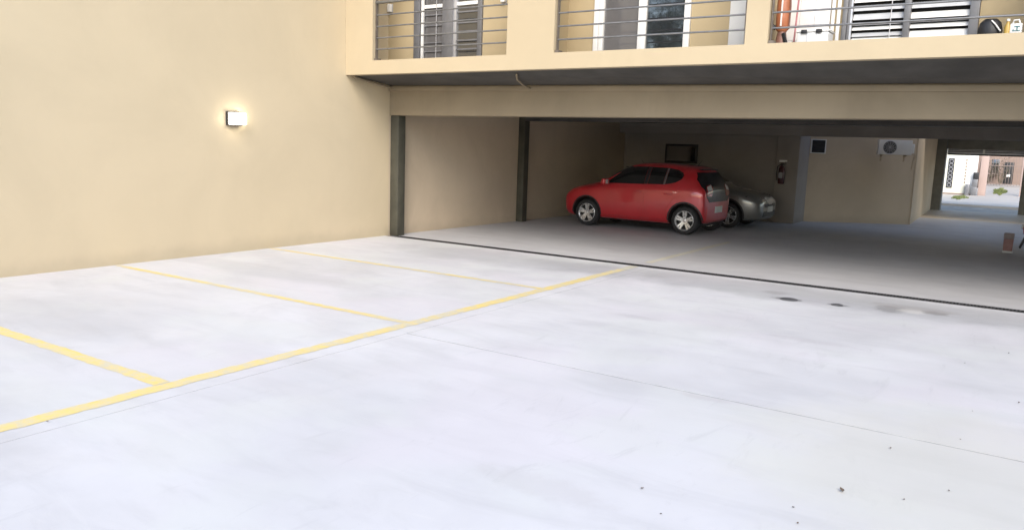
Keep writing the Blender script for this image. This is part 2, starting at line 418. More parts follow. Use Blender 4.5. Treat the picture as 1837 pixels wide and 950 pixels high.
# conduits on the soffit
MB().tube([(0.10, -0.98, 2.715), (0.08, -0.5, 2.66), (0.06, -0.04, 2.62)], 0.018).build('conduit', M['beam'], ab, smooth=60)
MB().tube([(3.25, -0.88, 2.69), (3.10, -0.62, 2.645), (2.99, -0.3, 2.60), (2.96, -0.04, 2.57)], 0.014).build('conduit', M['beam'], ab, smooth=60)
# posts
for (x0, x1, y0, y1, zt) in ((0.003, 0.19, 0.03, 0.22, 2.14), (0.0, 0.165, 4.22, 4.42, 2.40), (9.4, 10.0, 20.2, 20.5, 2.42)):
    MB().box(x0, x1, y0, y1, 0.0, zt).build('post', M['post'] if y0 < 10 else M['pier'], ab, bevel=0.008)
# garage ceiling, inner beams, back walls
around(2.42, 2.99, 0.0, 'garage_ceiling', M['ceil'])
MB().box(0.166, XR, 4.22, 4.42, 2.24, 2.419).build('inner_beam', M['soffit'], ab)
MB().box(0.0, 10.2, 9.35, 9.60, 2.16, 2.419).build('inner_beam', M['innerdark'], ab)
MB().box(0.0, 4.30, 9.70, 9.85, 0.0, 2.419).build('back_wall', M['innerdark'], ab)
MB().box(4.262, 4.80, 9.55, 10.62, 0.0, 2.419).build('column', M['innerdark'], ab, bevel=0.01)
W0 = Vector((4.80, 10.605, 0)); WU = Vector((0.809, 0.588, 0)); WN = Vector((0.588, -0.809, 0))
def onwall(s, z, d=0.0): return W0+WU*s+WN*d+Vector((0, 0, z))
m = MB(); A = [onwall(-0.08, 0), onwall(2.85, 0), onwall(2.85, 0)-WN*0.15, onwall(-0.08, 0)-WN*0.15]
m.prism([(p.x, p.y) for p in A], 0.0, 3.6, lambda u, v, h: (u, v, h)); m.build('oblique_wall', M['inner'], ab)
pe = onwall(2.852, 0)
m = MB(); m.prism([(pe.x, pe.y-0.03), (6.84, 20.1), (6.64, 20.1), (pe.x-0.2, pe.y-0.03)], 0.001, 2.418, lambda u, v, h: (u, v, h)); m.build('passage_wall', M['inner'], ab)
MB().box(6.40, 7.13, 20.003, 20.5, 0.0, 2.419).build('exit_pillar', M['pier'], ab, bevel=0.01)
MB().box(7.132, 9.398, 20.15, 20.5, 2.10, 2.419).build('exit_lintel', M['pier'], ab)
MB().box(XR, XR+0.2, -1.0, 8.2, -0.1, HT).box(XR, XR+0.2, 8.2, 20.5, 2.5, HT).build('side_wall', M['inner'], ab, merge=True)
MB().box(10.002, XR, 20.15, 20.5, 2.10, 2.419).build('exit_lintel', M['pier'], ab)
# roller-gate rails at the exit
gt = MB().box(7.14, 9.39, 20.42, 20.46, 1.945, 2.005).build('gate_track', M['alulight'], ab)
MB().box(7.14, 9.39, 20.40, 20.44, 2.03, 2.055).build('track_rail', M['alulight'], gt)
MB().box(7.14, 9.39, 20.40, 20.44, 2.075, 2.09).build('track_rail', M['alulight'], gt)
MB().box(8.19, 8.25, 20.36, 20.40, 1.95, 2.11).build('bracket', M['white'], gt)
MB().box(7.14, 9.39, 20.462, 20.48, 1.90, 2.099).build('track_back', M['void'], gt)

# dark window in the back wall
wd = MB().box(1.24, 2.16, 9.66, 9.699, 1.38, 1.89)
wd.build('back_window', M['black'], ab, bevel=0.006)
o = MB().box(1.30, 2.10, 9.652, 9.659, 1.44, 1.83).build('pane', M['dglass'], ab.children[-1])

# ------------------------------------------------------------------ railings
def railing(x0, x1, knee=False):
    r = MB().box(x0+0.012, x0+0.022, -1.02, -0.965, Z1, 3.90).build('railing', M['railbrown'], ab)
    MB().box(x1-0.03, x1-0.012, -1.02, -0.965, Z1+0.17, 3.90).build('rail_post', M['railbrown'], r)
    MB().box(x0+0.002, x0+0.065, -1.045, -0.94, Z1+0.001, Z1+0.035).build('jamb_shade_block', M['railbrown'], r)  # brown block standing in for the shaded base of the jamb
    for i in range(4):
        z = 3.135+0.176*i
        MB().cyl((x0+0.01, -0.995, z), (x1-0.013, -0.995, z), 0.0115, seg=10).build('rail', M['rail'], r, smooth=50)
    MB().box(x0+0.005, x1-0.005, -1.022, -0.968, 3.84, 3.875).build('handrail', M['rail'], r, bevel=0.004)
for a, b in ops: railing(a, b)

# ------------------------------------------------------------------ balcony doors
def frame_parts(root, xs, z0, z1, mat, y=YB-0.035, d=0.07):
    for (a, b) in xs: MB().box(a, b, y, y+d, z0, z1).build('stile', mat, root, bevel=0.004)
zf = Z1-0.03
# grey sliding door on the first balcony; its cross bars model the mirrored railing
d1 = MB().box(0.602, 2.028, YB+0.04, YB+0.09, zf, 5.09).build('balcony_door', M['alu'], ab)
frame_parts(d1, ((0.605, 0.74), (1.22, 1.44), (1.94, 2.026)), zf, 5.09, M['alu'])
MB().box(0.775, 0.815, YB-0.045, YB+0.0, zf, 5.09).build('light_stile', M['whitepvc'], d1, bevel=0.004)  # white stands in for the lit edge of the mullion
MB().box(0.815, 1.22, YB+0.018, YB+0.03, zf, 5.0).build('pane', M['gglass'], d1)
MB().box(1.50, 1.94, YB+0.018, YB+0.03, zf, 5.0).build('pane', M['dglass'], d1)
MB().box(1.44, 1.50, YB-0.02, YB+0.03, zf, 5.0).build('inner_stile', M['alulight'], d1, bevel=0.003)
for z in (3.19, 3.33, 3.47, 3.61, 3.78):
    MB().box(0.815, 1.22, YB-0.004, YB+0.012, z, z+0.022).build('pane_line', M['alu'], d1)
    MB().box(1.50, 1.94, YB-0.004, YB+0.012, z+0.01, z+0.035).build('pane_line', M['alu'], d1)
MB().box(1.07, 1.085, YB-0.012, YB-0.005, zf, 5.0).build('pane_line', M['alulight'], d1)
for a, b, z in ((0.82, 1.215, 3.90), (1.505, 1.935, 3.905)):  # pale strips stand in for sky mirrored in the panes
    MB().box(a, b, YB-0.01, YB+0.008, z, z+0.055).build('sky_reflection', M['whitepvc'], d1)
# white framed sliding door on the second
d2 = MB().box(4.042, 5.518, YB+0.04, YB+0.09, zf, 5.09).build('balcony_door', M['whitepvc'], ab)
frame_parts(d2, ((4.045, 4.12), (4.126, 4.20), (4.75, 4.87), (5.43, 5.516)), zf, 5.09, M['whitepvc'])
MB().box(4.20, 4.75, YB+0.015, YB+0.028, zf, 5.0).build('pane', M['gglass'], d2)
MB().box(4.87, 5.43, YB+0.0, YB+0.013, zf, 5.0).build('pane', M['dglass'], d2)
MB().box(6.07, 6.285, YB-0.05, YB-0.002, zf, 5.0).build('shutter_leaf', M['whitepvc'], ab, bevel=0.006)
# grey louvred window on the third
d3 = MB().box(7.472, 8.928, YB+0.085, YB+0.099, zf, 5.09).build('louvred_window', M['void'], ab)
frame_parts(d3, ((7.474, 7.53), (7.535, 7.565), (8.155, 8.225), (8.83, 8.926)), zf, 5.09, M['alu'], y=YB-0.04, d=0.09)
MB().box(7.566, 7.585, YB-0.035, YB+0.01, zf, 5.09).build('light_stile', M['alulight'], d3)
M['slatw'] = plain('louvre_white', (0.80, 0.79, 0.76), 0.4, 0, 0.05, 6)
M['slatg'] = plain('louvre_grey', (0.50, 0.51, 0.52), 0.4, 0.1, 0.06, 6)
M['slatt'] = plain('louvre_tan', (0.62, 0.47, 0.33), 0.4, 0.0, 0.06, 6)
def slat(x0, x1, z0, z1, mat):
    m = MB()
    m.prism([(YB+0.015, z0), (YB+0.020, z0), (YB+0.060, z1), (YB+0.055, z1)], x0, x1, lambda u, v, h: (h, u, v)); m.build('slat', mat, d3)
for z0, z1, mm in ((3.09, 3.125, 'slatw'), (3.128, 3.178, 'slatg'), (3.205, 3.25, 'slatw'), (3.262, 3.275, 'slatg'), (3.325, 3.40, 'slatg'), (3.432, 3.50, 'slatg'), (3.53, 3.60, 'slatw'), (3.64, 3.71, 'slatg'), (3.74, 3.82, 'slatw')):
    slat(7.586, 8.154, z0, z1, M[mm])
for z0, z1, mm in ((3.09, 3.175, 'slatw'), (3.20, 3.252, 'slatw'), (3.265, 3.275, 'slatg'), (3.31, 3.385, 'slatw'), (3.425, 3.50, 'slatg'), (3.53, 3.60, 'slatg'), (3.64, 3.71, 'slatw'), (3.74, 3.82, 'slatg')):
    slat(8.226, 8.829, z0, z1, M[mm])
MB().cyl((8.02, YB-0.05, 3.0), (8.02, YB-0.05, 5.0), 0.006, seg=6).build('cord', M['alulight'], d3)
for x in (7.34, 7.405):
    MB().box(x, x+0.042, YB-0.03, YB-0.001, zf, 5.0).build('cream_batten', M['whitepvc'], ab, bevel=0.006)
# white tiles behind the laundry corner
tl = MB().box(6.78, 7.325, YB-0.006, YB-0.001, zf, 4.8).build('tile_backing', M['alulight'], ab)
M['tile'] = plain('white_tile', (0.72, 0.71, 0.70), 0.2, 0, 0.04, 9)
for i in range(3):
    for k in range(6):
        MB().box(6.783+i*0.181, 6.783+i*0.181+0.177, YB-0.013, YB-0.0062, zf+0.01+k*0.181, zf+0.01+k*0.181+0.177).build('tile', M['tile'], tl, bevel=0.002, seg=1)
for x, lb in ((0.015, 'small white wall light at the left end of the first balcony'), (2.39, 'small white wall light right of the grey balcony door')):
    wl_ = thing('wall_light', lb, 'wall light', (x, YB, 3.88), group='small balcony wall lights')
    MB().box(0, 0.09, -0.012, -0.001, 0, 0.15).build('back_plate', M['alulight'], wl_)
    MB().box(0.006, 0.084, -0.07, -0.0125, 0.006, 0.144).build('shade', M['whitepvc'], wl_, bevel=0.012)
wl_ = thing('wall_light', 'small cream bulkhead light above the black bag at the right edge', 'wall light', (9.42, YB, 3.26))
MB().box(-0.04, 0.04, -0.012, -0.001, -0.03, 0.03).build('back_plate', M['alulight'], wl_)
MB().lathe([(0.033, 0.0), (0.03, 0.02), (0.015, 0.035), (0.001, 0.038)], Matrix.Translation((0, -0.012, 0)) @ Matrix.Rotation(R(90), 4, 'X'), 14).build('shade', M['whitepvc'], wl_, smooth=50)

# ------------------------------------------------------------------ lit lamp on the party wall
lp = thing('wall_lamp', 'lit box lamp with a dark frame on the blank beige wall', 'lamp', (0.0, -3.40, 1.83))
MB().box(0.001, 0.012, -0.005, 0.26, 0.0, 0.19).build('back_plate', M['iron'], lp)
MB().box(0.0125, 0.05, -0.004, 0.20, 0.178, 0.192).box(0.0125, 0.07, -0.004, 0.22, -0.002, 0.012).box(0.0125, 0.05, -0.004, 0.008, 0.0125, 0.1775).build('frame', M['iron'], lp, merge=False)
M['lit'] = emitter('lit_diffuser', (1.0, 0.92, 0.76), 5.0)
MB().box(0.0125, 0.13, 0.010, 0.255, 0.014, 0.176).build('diffuser', M['lit'], lp, bevel=0.012)

# ------------------------------------------------------------------ things on the balcony
M['orange'] = plain('orange_plastic', (0.42, 0.15, 0.07), 0.45, 0, 0.12, 9)
M['brown'] = plain('brown_plastic', (0.20, 0.10, 0.075), 0.55, 0, 0.2, 9)
M['pink'] = plain('pink_handle', (0.40, 0.16, 0.17), 0.5, 0, 0.1, 9)
pwz = thing('pressure_washer', 'upright orange and brown washer with a black knob behind the railing', 'pressure washer', (6.90, -0.60, Z1-0.03))
m = MB().lathe([(0.05, 0.22), (0.075, 0.25), (0.08, 0.40), (0.075, 0.62), (0.055, 0.70), (0.03, 0.72)], seg=18); m.build('body', M['orange'], pwz, smooth=40)
m = MB().lathe([(0.085, 0.03), (0.07, 0.10), (0.05, 0.2195)], seg=16); m.build('base', M['brown'], pwz, smooth=40)
MB().cyl((-0.07, -0.02, 0.26), (-0.12, -0.03, 0.30), 0.022, 0.028, 12).build('knob', M['black'], pwz, smooth=40)
MB().bar((0.03, -0.05, 0.20), (0.10, -0.07, 0.0), 0.03, 0.04).build('leg', M['black'], pwz, bevel=0.006)
MB().tube([(0.085, -0.02, 0.25), (0.09, -0.03, 0.5), (0.07, -0.03, 0.78), (0.0, -0.03, 0.82)], 0.010).build('handle', M['brown'], pwz, smooth=60)
MB().box(-0.006, 0.012, -0.086, -0.078, 0.28, 0.66).build('stripe', M['whitepvc'], pwz)
br = thing('broom', 'thin broom with a pink handle and black head leaning by the white box', 'broom', (7.03, -0.52, Z1-0.03))
MB().cyl((0, 0, 0.10), (0.01, 0.12, 1.2), 0.011, seg=10).build('handle', M['pink'], br, smooth=50)
MB().box(-0.02, 0.03, -0.03, 0.03, 0.06, 0.11).build('head', M['black'], br, bevel=0.008)
m = MB()
for k in range(14): m.bar((random.uniform(-0.02, 0.03), random.uniform(-0.025, 0.025), 0.06), (random.uniform(-0.03, 0.04), random.uniform(-0.04, 0.04), 0.0), 0.004, 0.004)
tag(m.build('bristles', M['black'], br), kind='stuff')
sb = thing('storage_box', 'low white storage box with black clips on its lid behind the railing', 'box', (7.08, -0.60, Z1-0.03))
MB().box(0.0, 0.36, 0.0, 0.28, 0.0, 0.205).build('body', M['white'], sb, bevel=0.012)
MB().box(-0.01, 0.37, -0.012, 0.29, 0.2052, 0.235).build('lid', M['whitepvc'], sb, bevel=0.008)
for x in (0.05, 0.22): MB().box(x, x+0.07, -0.022, -0.0125, 0.19, 0.232).build('clip', M['black'], sb, bevel=0.003)
MB().box(0.115, 0.125, -0.006, -0.0005, 0.01, 0.20).build('rib', M['alulight'], sb)
bg_ = thing('bag', 'black bag with a white strap slumped by the grey window frame', 'bag', (9.07, -0.5, Z1-0.03))
m = MB(); m.lathe([(0.085, 0), (0.115, 0.04), (0.118, 0.14), (0.10, 0.22), (0.06, 0.26)], Matrix.Scale(0.75, 4, (0, 1, 0)), 16); m.build('sack', M['black'], bg_, smooth=60)
MB().tube([(0.01, -0.078, 0.235), (0.05, -0.092, 0.19), (0.10, -0.085, 0.12)], 0.008).build('strap', M['whitepvc'], bg_, smooth=60)
M['amber'] = plain('amber_plastic', (0.55, 0.36, 0.08), 0.35, 0, 0.1, 9)
yb = thing('bottle', 'slim amber bottle between the black bag and the white can', 'bottle', (9.23, -0.52, Z1-0.03))
MB().lathe([(0.03, 0), (0.032, 0.01), (0.032, 0.17), (0.014, 0.21), (0.014, 0.225)], seg=16).build('body', M['amber'], yb, smooth=40)
MB().lathe([(0.017, 0.2255), (0.017, 0.25)], seg=12).build('cap', M['whitepvc'], yb)
jc = thing('jerrycan', 'white plastic can with teal print at the right end of the balcony', 'can', (9.25, -0.55, Z1-0.03))
MB().box(0.0, 0.115, 0, 0.09, 0.0, 0.20).build('body', M['whitepvc'], jc, bevel=0.014)
MB().tube([(0.025, 0.045, 0.20), (0.03, 0.045, 0.235), (0.075, 0.045, 0.24), (0.09, 0.045, 0.20)], 0.010).build('handle', M['whitepvc'], jc, smooth=60)
M['teal'] = plain('teal_print', (0.05, 0.20, 0.22), 0.5, 0, 0.1, 9)
m = MB()
for (a, b, c, d) in ((0.02, 0.10, 0.075, 0.088), (0.025, 0.095, 0.118, 0.126), (0.04, 0.09, 0.158, 0.168), (0.062, 0.072, 0.118, 0.165), (0.03, 0.036, 0.12, 0.14)):
    m.box(a, b, -0.0025, -0.0005, c, d)
m.build('print', M['teal'], jc)

# ------------------------------------------------------------------ cars
M['red'] = plain('red_paint', (0.47, 0.022, 0.030), 0.32, 0.15, 0.05, 3, coat=1.0)
M['silver'] = plain('silver_paint', (0.20, 0.20, 0.19), 0.30, 0.45, 0.05, 3, coat=1.0)
M['cglass'] = glassy('car_glass', (0.012, 0.013, 0.014), 0.01, 0.55)
M['hatch'] = plain('dark_hatch_glass', (0.012, 0.012, 0.014), 0.22, 0, 0.1, 6)
M['alloy'] = plain('alloy_wheel', (0.72, 0.72, 0.73), 0.28, 0.75, 0.05, 10)
M['lampglass'] = glassy('lamp_lens', (0.62, 0.62, 0.60), 0.05, 0.6)
M['redlamp'] = glassy('red_lens', (0.30, 0.012, 0.012), 0.05, 0.6)
M['trimgrey'] = plain('grey_trim', (0.10, 0.10, 0.105), 0.4, 0, 0.1, 8)
M['plate'] = plain('number_plate', (0.55, 0.55, 0.53), 0.4, 0, 0.05, 10)
ST = [  # x  zb   belt  z5    top   ws   wm   wb   w5
    (0.03, .30, .62, .66, .68, .46, .54, .50, .42), (0.07, .23, .66, .72, .75, .60, .67, .62, .50),
    (0.20, .19, .74, .81, .83, .71, .765, .72, .58), (0.45, .18, .82, .88, .905, .77, .81, .77, .62),
    (0.80, .18, .87, .94, .965, .79, .825, .79, .64), (0.97, .18, .89, .99, 1.015, .79, .825, .80, .64),
    (1.28, .18, .91, 1.19, 1.22, .79, .825, .805, .62), (1.58, .18, .93, 1.345, 1.38, .79, .825, .805, .585),
    (1.84, .18, .945, 1.375, 1.43, .79, .825, .805, .57), (2.40, .18, .965, 1.375, 1.44, .79, .825, .805, .57),
    (2.90, .18, .985, 1.345, 1.41, .785, .82, .795, .56), (3.12, .19, 1.0, 1.315, 1.38, .775, .81, .775, .55),
    (3.25, .21, 1.0, 1.215, 1.265, .755, .79, .745, .54), (3.36, .24, .95, 1.02, 1.05, .71, .75, .70, .52),
    (3.415, .30, .86, .91, .93, .62, .68, .62, .47)]
def car(name, label, loc, rz, paint, sx=1.0, sz=1.0):
    root = thing(name, label, 'car', loc, rz)
    bm = bmesh.new(); rings = []
    for (x, zb, zt, z5, tp, ws, wm, wb, w5) in ST:
        half = [(0, zb), (ws*.85, zb), (ws, zb+.05), (wm*.99, zb+(zt-zb)*.33), (wm, zb+(zt-zb)*.66), (wm*.995, zb+(zt-zb)*.86), (wb, zt), (w5, z5), (w5*.62, tp), (0, tp+.008)]
        pts = half+[(-y, z) for y, z in half[-2:0:-1]]
        rings.append([bm.verts.new((x*sx, y*0.975, z*sz)) for y, z in pts])
    n = len(rings[0])
    for i in range(len(rings)-1):
        for k in range(n):
            bm.faces.new((rings[i][k], rings[i][(k+1) % n], rings[i+1][(k+1) % n], rings[i+1][k]))
    for rg in (rings[0], rings[-1]):
        h = n//2
        for k in range(h):     # quad cap
            a, b = rg[k], rg[k+1]; c, d = rg[(n-k-1) % n], rg[(n-k) % n]
            q = []
            for vv in (a, b, c, d):
                if vv not in q: q.append(vv)
            if len(q) > 2: bm.faces.new(q)
    bmesh.ops.recalc_face_normals(bm, faces=bm.faces)
    me = bpy.data.meshes.new('body'); bm.to_mesh(me); bm.free()
    tmp = bpy.data.objects.new('body', me); col.objects.link(tmp)
    s = tmp.modifiers.new('s', 'SUBSURF'); s.levels = s.render_levels = 3
    wx = (0.70*sx, 2.99*sx); wr = 0.29
    cm = MB()
    for xx in wx:
        for sd_ in (-1, 1): cm.cyl((xx, sd_*0.50, wr+.01), (xx, sd_*1.2, wr+.01), 0.345, seg=36)
    cut = cm.build('cutter', None)
    dg = bpy.context.evaluated_depsgraph_get()
    full = bpy.data.meshes.new_from_object(tmp.evaluated_get(dg))
    vb = [v.co.copy() for v in full.vertices]
    bvh = BVHTree.FromPolygons(vb, [list(p.vertices) for p in full.polygons])
    b = tmp.modifiers.new('b', 'BOOLEAN'); b.operation = 'DIFFERENCE'; b.object = cut; b.solver = 'EXACT'
    dg.update(); dg = bpy.context.evaluated_depsgraph_get()
    bd = bpy.data.meshes.new_from_object(tmp.evaluated_get(dg)); bd.name = 'body'
    bpy.data.objects.remove(tmp); bpy.data.objects.remove(cut)
    bd.materials.clear(); bd.materials.append(paint); bd.materials.append(M['void'])
    for p in bd.polygons:      # the inside of the wheel arches is black
        c_ = p.center; p.material_index = 0
        for xx in wx:
            if math.hypot(c_.x-xx, c_.z-(wr+.01)) < 0.3455 and 0.49 < abs(c_.y) : p.material_index = 1
    for p in bd.polygons: p.use_smooth = True
    bd.set_sharp_from_angle(angle=R(38))
    body = bpy.data.objects.new('body', bd); col.objects.link(body); body.parent = root

    def patch(pname, poly, f, D, mat, off, parent=root, cell=0.04, skirt=0.008):
        """a panel cut to poly and laid on the body shell; f(u, v) -> ray start, D = ray direction"""
        q = bmesh.new(); q.faces.new([q.verts.new((u, v, 0)) for u, v in poly])
        us = [p[0] for p in poly]; vv_ = [p[1] for p in poly]
        for ax, lo, hi in ((0, min(us), max(us)), (1, min(vv_), max(vv_))):
            k = max(1, int((hi-lo)/cell))
            for i in range(1, k):
                co = [0, 0, 0]; no = [0, 0, 0]; co[ax] = lo+(hi-lo)*i/k; no[ax] = 1
                bmesh.ops.bisect_plane(q, geom=q.verts[:]+q.edges[:]+q.faces[:], plane_co=co, plane_no=no)
        dead = []; nrm = {}; D = Vector(D).normalized()
        q.verts.ensure_lookup_table()
        for vt in q.verts:
            h, nn, _, _ = bvh.ray_cast(Vector(f(vt.co.x, vt.co.y)), D)
            if h is None: dead.append(vt)
            else:
                if nn.dot(D) > 0: nn = -nn
                vt.co = h+nn*off; nrm[vt] = nn.copy()
        if dead: bmesh.ops.delete(q, geom=dead, context='VERTS')
        be = [e_ for e_ in q.edges if len(e_.link_faces) == 1]; inner = {}
        for e_ in be:
            for vt in e_.verts:
                if vt not in inner: inner[vt] = q.verts.new(vt.co-nrm[vt]*skirt)
        for e_ in be:
            a, b_ = e_.verts; q.faces.new((a, b_, inner[b_], inner[a]))
        m = MB(); m.bm.free(); m.bm = q
        return m.build(pname, mat, parent, smooth=50)
    S = lambda L_: [(u*sx, v*sz) for u, v in L_]
    YZ = lambda L_: [(u, v*sz) for u, v in L_]
    for sg in (-1, 1):
        side = (lambda s_: (lambda u, v: (u, s_*3.0, v)))(sg); DD = (0, -sg, 0)
        patch('window', S([(1.14, .965), (1.50, 1.275), (1.64, 1.325), (1.78, 1.34), (2.045, 1.345), (2.045, .985)]), side, DD, M['cglass'], 0.003)
        patch('pillar_trim', S([(2.05, .985), (2.05, 1.345), (2.125, 1.345), (2.125, .99)]), side, DD, M['black'], 0.0035)
        patch('window', S([(2.13, .99), (2.13, 1.345), (2.48, 1.335), (2.48, 1.0)]), side, DD, M['cglass'], 0.003)
        patch('pillar_trim', S([(2.484, 1.0), (2.484, 1.335), (2.52, 1.333), (2.52, 1.003)]), side, DD, M['trimgrey'], 0.0035)
        patch('window', S([(2.524, 1.003), (2.524, 1.333), (2.72, 1.305), (2.84, 1.255), (2.88, 1.20), (2.85, 1.12), (2.74, 1.05), (2.62, 1.02)]), side, DD, M['cglass'], 0.003)
        dr1 = patch('door', S([(1.13, .32), (1.10, .45), (1.09, .91), (2.08, .965), (2.08, .295), (1.2, .295)]), side, DD, paint, 0.005)
        dr2 = patch('door', S([(2.10, .295), (2.10, .965), (2.60, .99), (2.84, .98), (2.80, .80), (2.66, .62), (2.58, .42), (2.57, .32), (2.54, .295)]), side, DD, paint, 0.005)
        for (hx, dd) in ((1.93, dr1), (2.62, dr2)):
            h, nn, _, _ = bvh.ray_cast(Vector((hx*sx, sg*3, .815*sz)), Vector(DD))
            mm = MB().bar((hx*sx-.09, h.y+sg*.028, .812*sz), (hx*sx+.09, h.y+sg*.028, .82*sz), 0.020, 0.030); mm.build('handle', paint, dd, bevel=0.008)
        patch('sill_trim', S([(1.06, .19), (1.06, .285), (2.62, .285), (2.62, .19)]), side, DD, M['black'], 0.004, cell=0.06)
        for cx_ in (0.70, 2.99):      # black strips standing in for the shaded gap round the tyres
            ar = [math.pi*(-0.06+1.12*k/14) for k in range(15)]
            pts = [(cx_*sx+0.348*math.cos(a), .30+0.348*math.sin(a)) for a in ar]+[(cx_*sx+0.378*math.cos(a), .30+0.378*math.sin(a)) for a in ar[::-1]]
            patch('arch_gap_shade', pts, side, DD, M['black'], 0.004, cell=0.06)
        # mirror
        mb = MB(); mm = Matrix.Translation((1.22*sx, sg*0.93, 1.0*sz)) @ Matrix.Rotation(sg*R(12), 4, 'Z')
        mb.obox(mm, 0.10, 0.19, 0.13); mr = mb.build('side_mirror', paint, root, bevel=0.035, seg=3)
        MB().bar((1.24*sx, sg*0.78, 0.97*sz), (1.23*sx, sg*0.86, 0.99*sz), 0.05, 0.035).build('mirror_arm', M['black'], mr, bevel=0.006)
        MB().box(1.271*sx, 1.277*sx, sg*0.93-.07, sg*0.93+.07, 0.955*sz, 1.045*sz).build('mirror_glass', M['lampglass'], mr)
        # lamps
        fr = (lambda s_: (lambda u, v: (-1.5, s_*(1.65+0.0)+s_*u, v)))(sg)
        patch('headlight', YZ([(-.95, .60), (-.78, .58), (-.60, .64), (-.52, .755), (-.60, .765), (-.80, .73), (-.96, .665)]), (lambda s_: (lambda u, v: (-1.0, s_*(u+1.6), v)))(sg), (1, -sg*0.72, 0), M['lampglass'], 0.006, cell=0.03)
        patch('fog_lamp', YZ([(-.86, .33), (-.76, .33), (-.74, .39), (-.76, .44), (-.86, .44)]), (lambda s_: (lambda u, v: (-1.0, s_*(u+1.5), v)))(sg), (1, -sg*0.55, 0), M['black'], 0.005, cell=0.03)
        patch('tail_lamp', YZ([(-1.40, .80), (-1.20, .80), (-1.16, .90), (-1.19, 1.0), (-1.36, 1.04), (-1.46, .98)]), (lambda s_: (lambda u, v: (5.2*sx, s_*(u+3.1), v)))(sg), (-1, -sg*0.72, 0), M['redlamp'], 0.010, cell=0.03)
        patch('reverse_lamp', YZ([(-1.41, .93), (-1.21, .90), (-1.19, .985), (-1.37, 1.03)]), (lambda s_: (lambda u, v: (5.2*sx, s_*(u+3.1), v)))(sg), (-1, -sg*0.72, 0), M['lampglass'], 0.013, cell=0.03)
    ff = lambda u, v: (-1.0, u, v); rr_ = lambda u, v: (6.0, u, v)
    patch('windshield', YZ([(-.62, 1.06), (.62, 1.06), (.545, 1.33), (.40, 1.35), (-.40, 1.35), (-.545, 1.33)]), ff, (1, 0, 0), M['cglass'], 0.003)
    patch('grille', YZ([(-.40, .52), (.40, .52), (.44, .60), (-.44, .60)]), ff, (1, 0, 0), M['black'], 0.005)
    patch('air_intake', YZ([(-.50, .30), (.50, .30), (.44, .43), (-.44, .43)]), ff, (1, 0, 0), M['black'], 0.005)
    patch('tailgate', YZ([(-.52, .68), (.52, .68), (.63, .78), (.685, 1.00), (.64, 1.13), (.53, 1.27), (-.53, 1.27), (-.64, 1.13), (-.685, 1.00), (-.63, .78)]), rr_, (-1, 0, 0), M['hatch'], 0.006)
    patch('rear_bumper', YZ([(-.60, .32), (.60, .32), (.60, .58), (-.60, .58)]), rr_, (-1, 0, 0), paint, 0.006)
    for nm, xx, zz, s_ in (('number_plate', -1.0, .47, 1), ('number_plate', 6.0, .52, -1)):
        patch(nm, YZ([(-.20, zz-.065), (.20, zz-.065), (.20, zz+.065), (-.20, zz+.065)]), (lambda q_: (lambda u, v: (q_, u, v)))(xx), (s_, 0, 0), M['plate'], 0.012, skirt=0.014)
    MB().box(3.08*sx, 3.20*sx, -.42, .42, 1.322*sz, 1.345*sz).build('spoiler', M['black'], root, bevel=0.010)
    MB().cyl((2.90*sx, 0, 1.39*sz), (3.0*sx, 0, 1.52*sz), 0.006, 0.003, 6).build('aerial', M['black'], root)
    # floor pan so that nothing shows through the arches
    MB().box(0.30*sx, 3.2*sx, -.495, .495, 0.16, 0.42).build('underbody', M['void'], root)
    # wheels
    for xx in wx:
        for sg in (-1, 1):
            Mx = Matrix.Translation((xx, sg*0.665, wr)) @ Matrix.Rotation(sg*R(-90), 4, 'X')   # local z outwards
            wh = MB().lathe([(0.14, -0.08), (0.185, -0.02), (0.185, 0.03), (0.06, 0.035)], Mx, 28).build('wheel', M['void'], root, smooth=40)
            MB().lathe([(0.195, -0.09), (0.255, -0.095), (0.280, -0.08), (0.29, -0.05), (0.29, 0.05), (0.280, 0.08), (0.255, 0.098), (0.205, 0.092), (0.195, 0.07)], Mx, 40, close=True).build('tyre', M['rubber'], wh, smooth=45)
            rm = MB().lathe([(0.196, -0.085), (0.207, 0.090), (0.200, 0.094), (0.186, 0.082), (0.180, -0.085)], Mx, 40, close=True)
            rm.lathe([(0.048, 0.03), (0.050, 0.062), (0.036, 0.072), (0.004, 0.074)], Mx, 20)
            for k in range(5):
                for dv in (-1, 1):
                    a0 = 2*math.pi*k/5+0.3; a1 = a0+dv*0.17
                    p0 = Mx @ Vector((0.035*math.cos(a0+dv*.3), 0.035*math.sin(a0+dv*.3), 0.060)); p1 = Mx @ Vector((0.19*math.cos(a1), 0.19*math.sin(a1), 0.076))
                    rm.bar(p0, p1, 0.040, 0.024, up=(0, sg, 0))
            rm.build('rim', M['alloy'], wh, smooth=35)
    return root
rc = car('red_car', 'small red hatchback with alloy wheels parked side-on inside the garage', (0.845, 5.53, 0), R(-1.9), M['red'])
gc = car('silver_car', 'dull silver hatchback parked nose outward behind the red car', (4.72, 7.75, 0), R(180), M['silver'], 1.10, 0.955)

# ------------------------------------------------------------------ garage fittings
ac = thing('air_conditioner', 'white outdoor air conditioner unit high on the garage back wall', 'air conditioner', onwall(1.66, 1.77, 0.13), R(16))
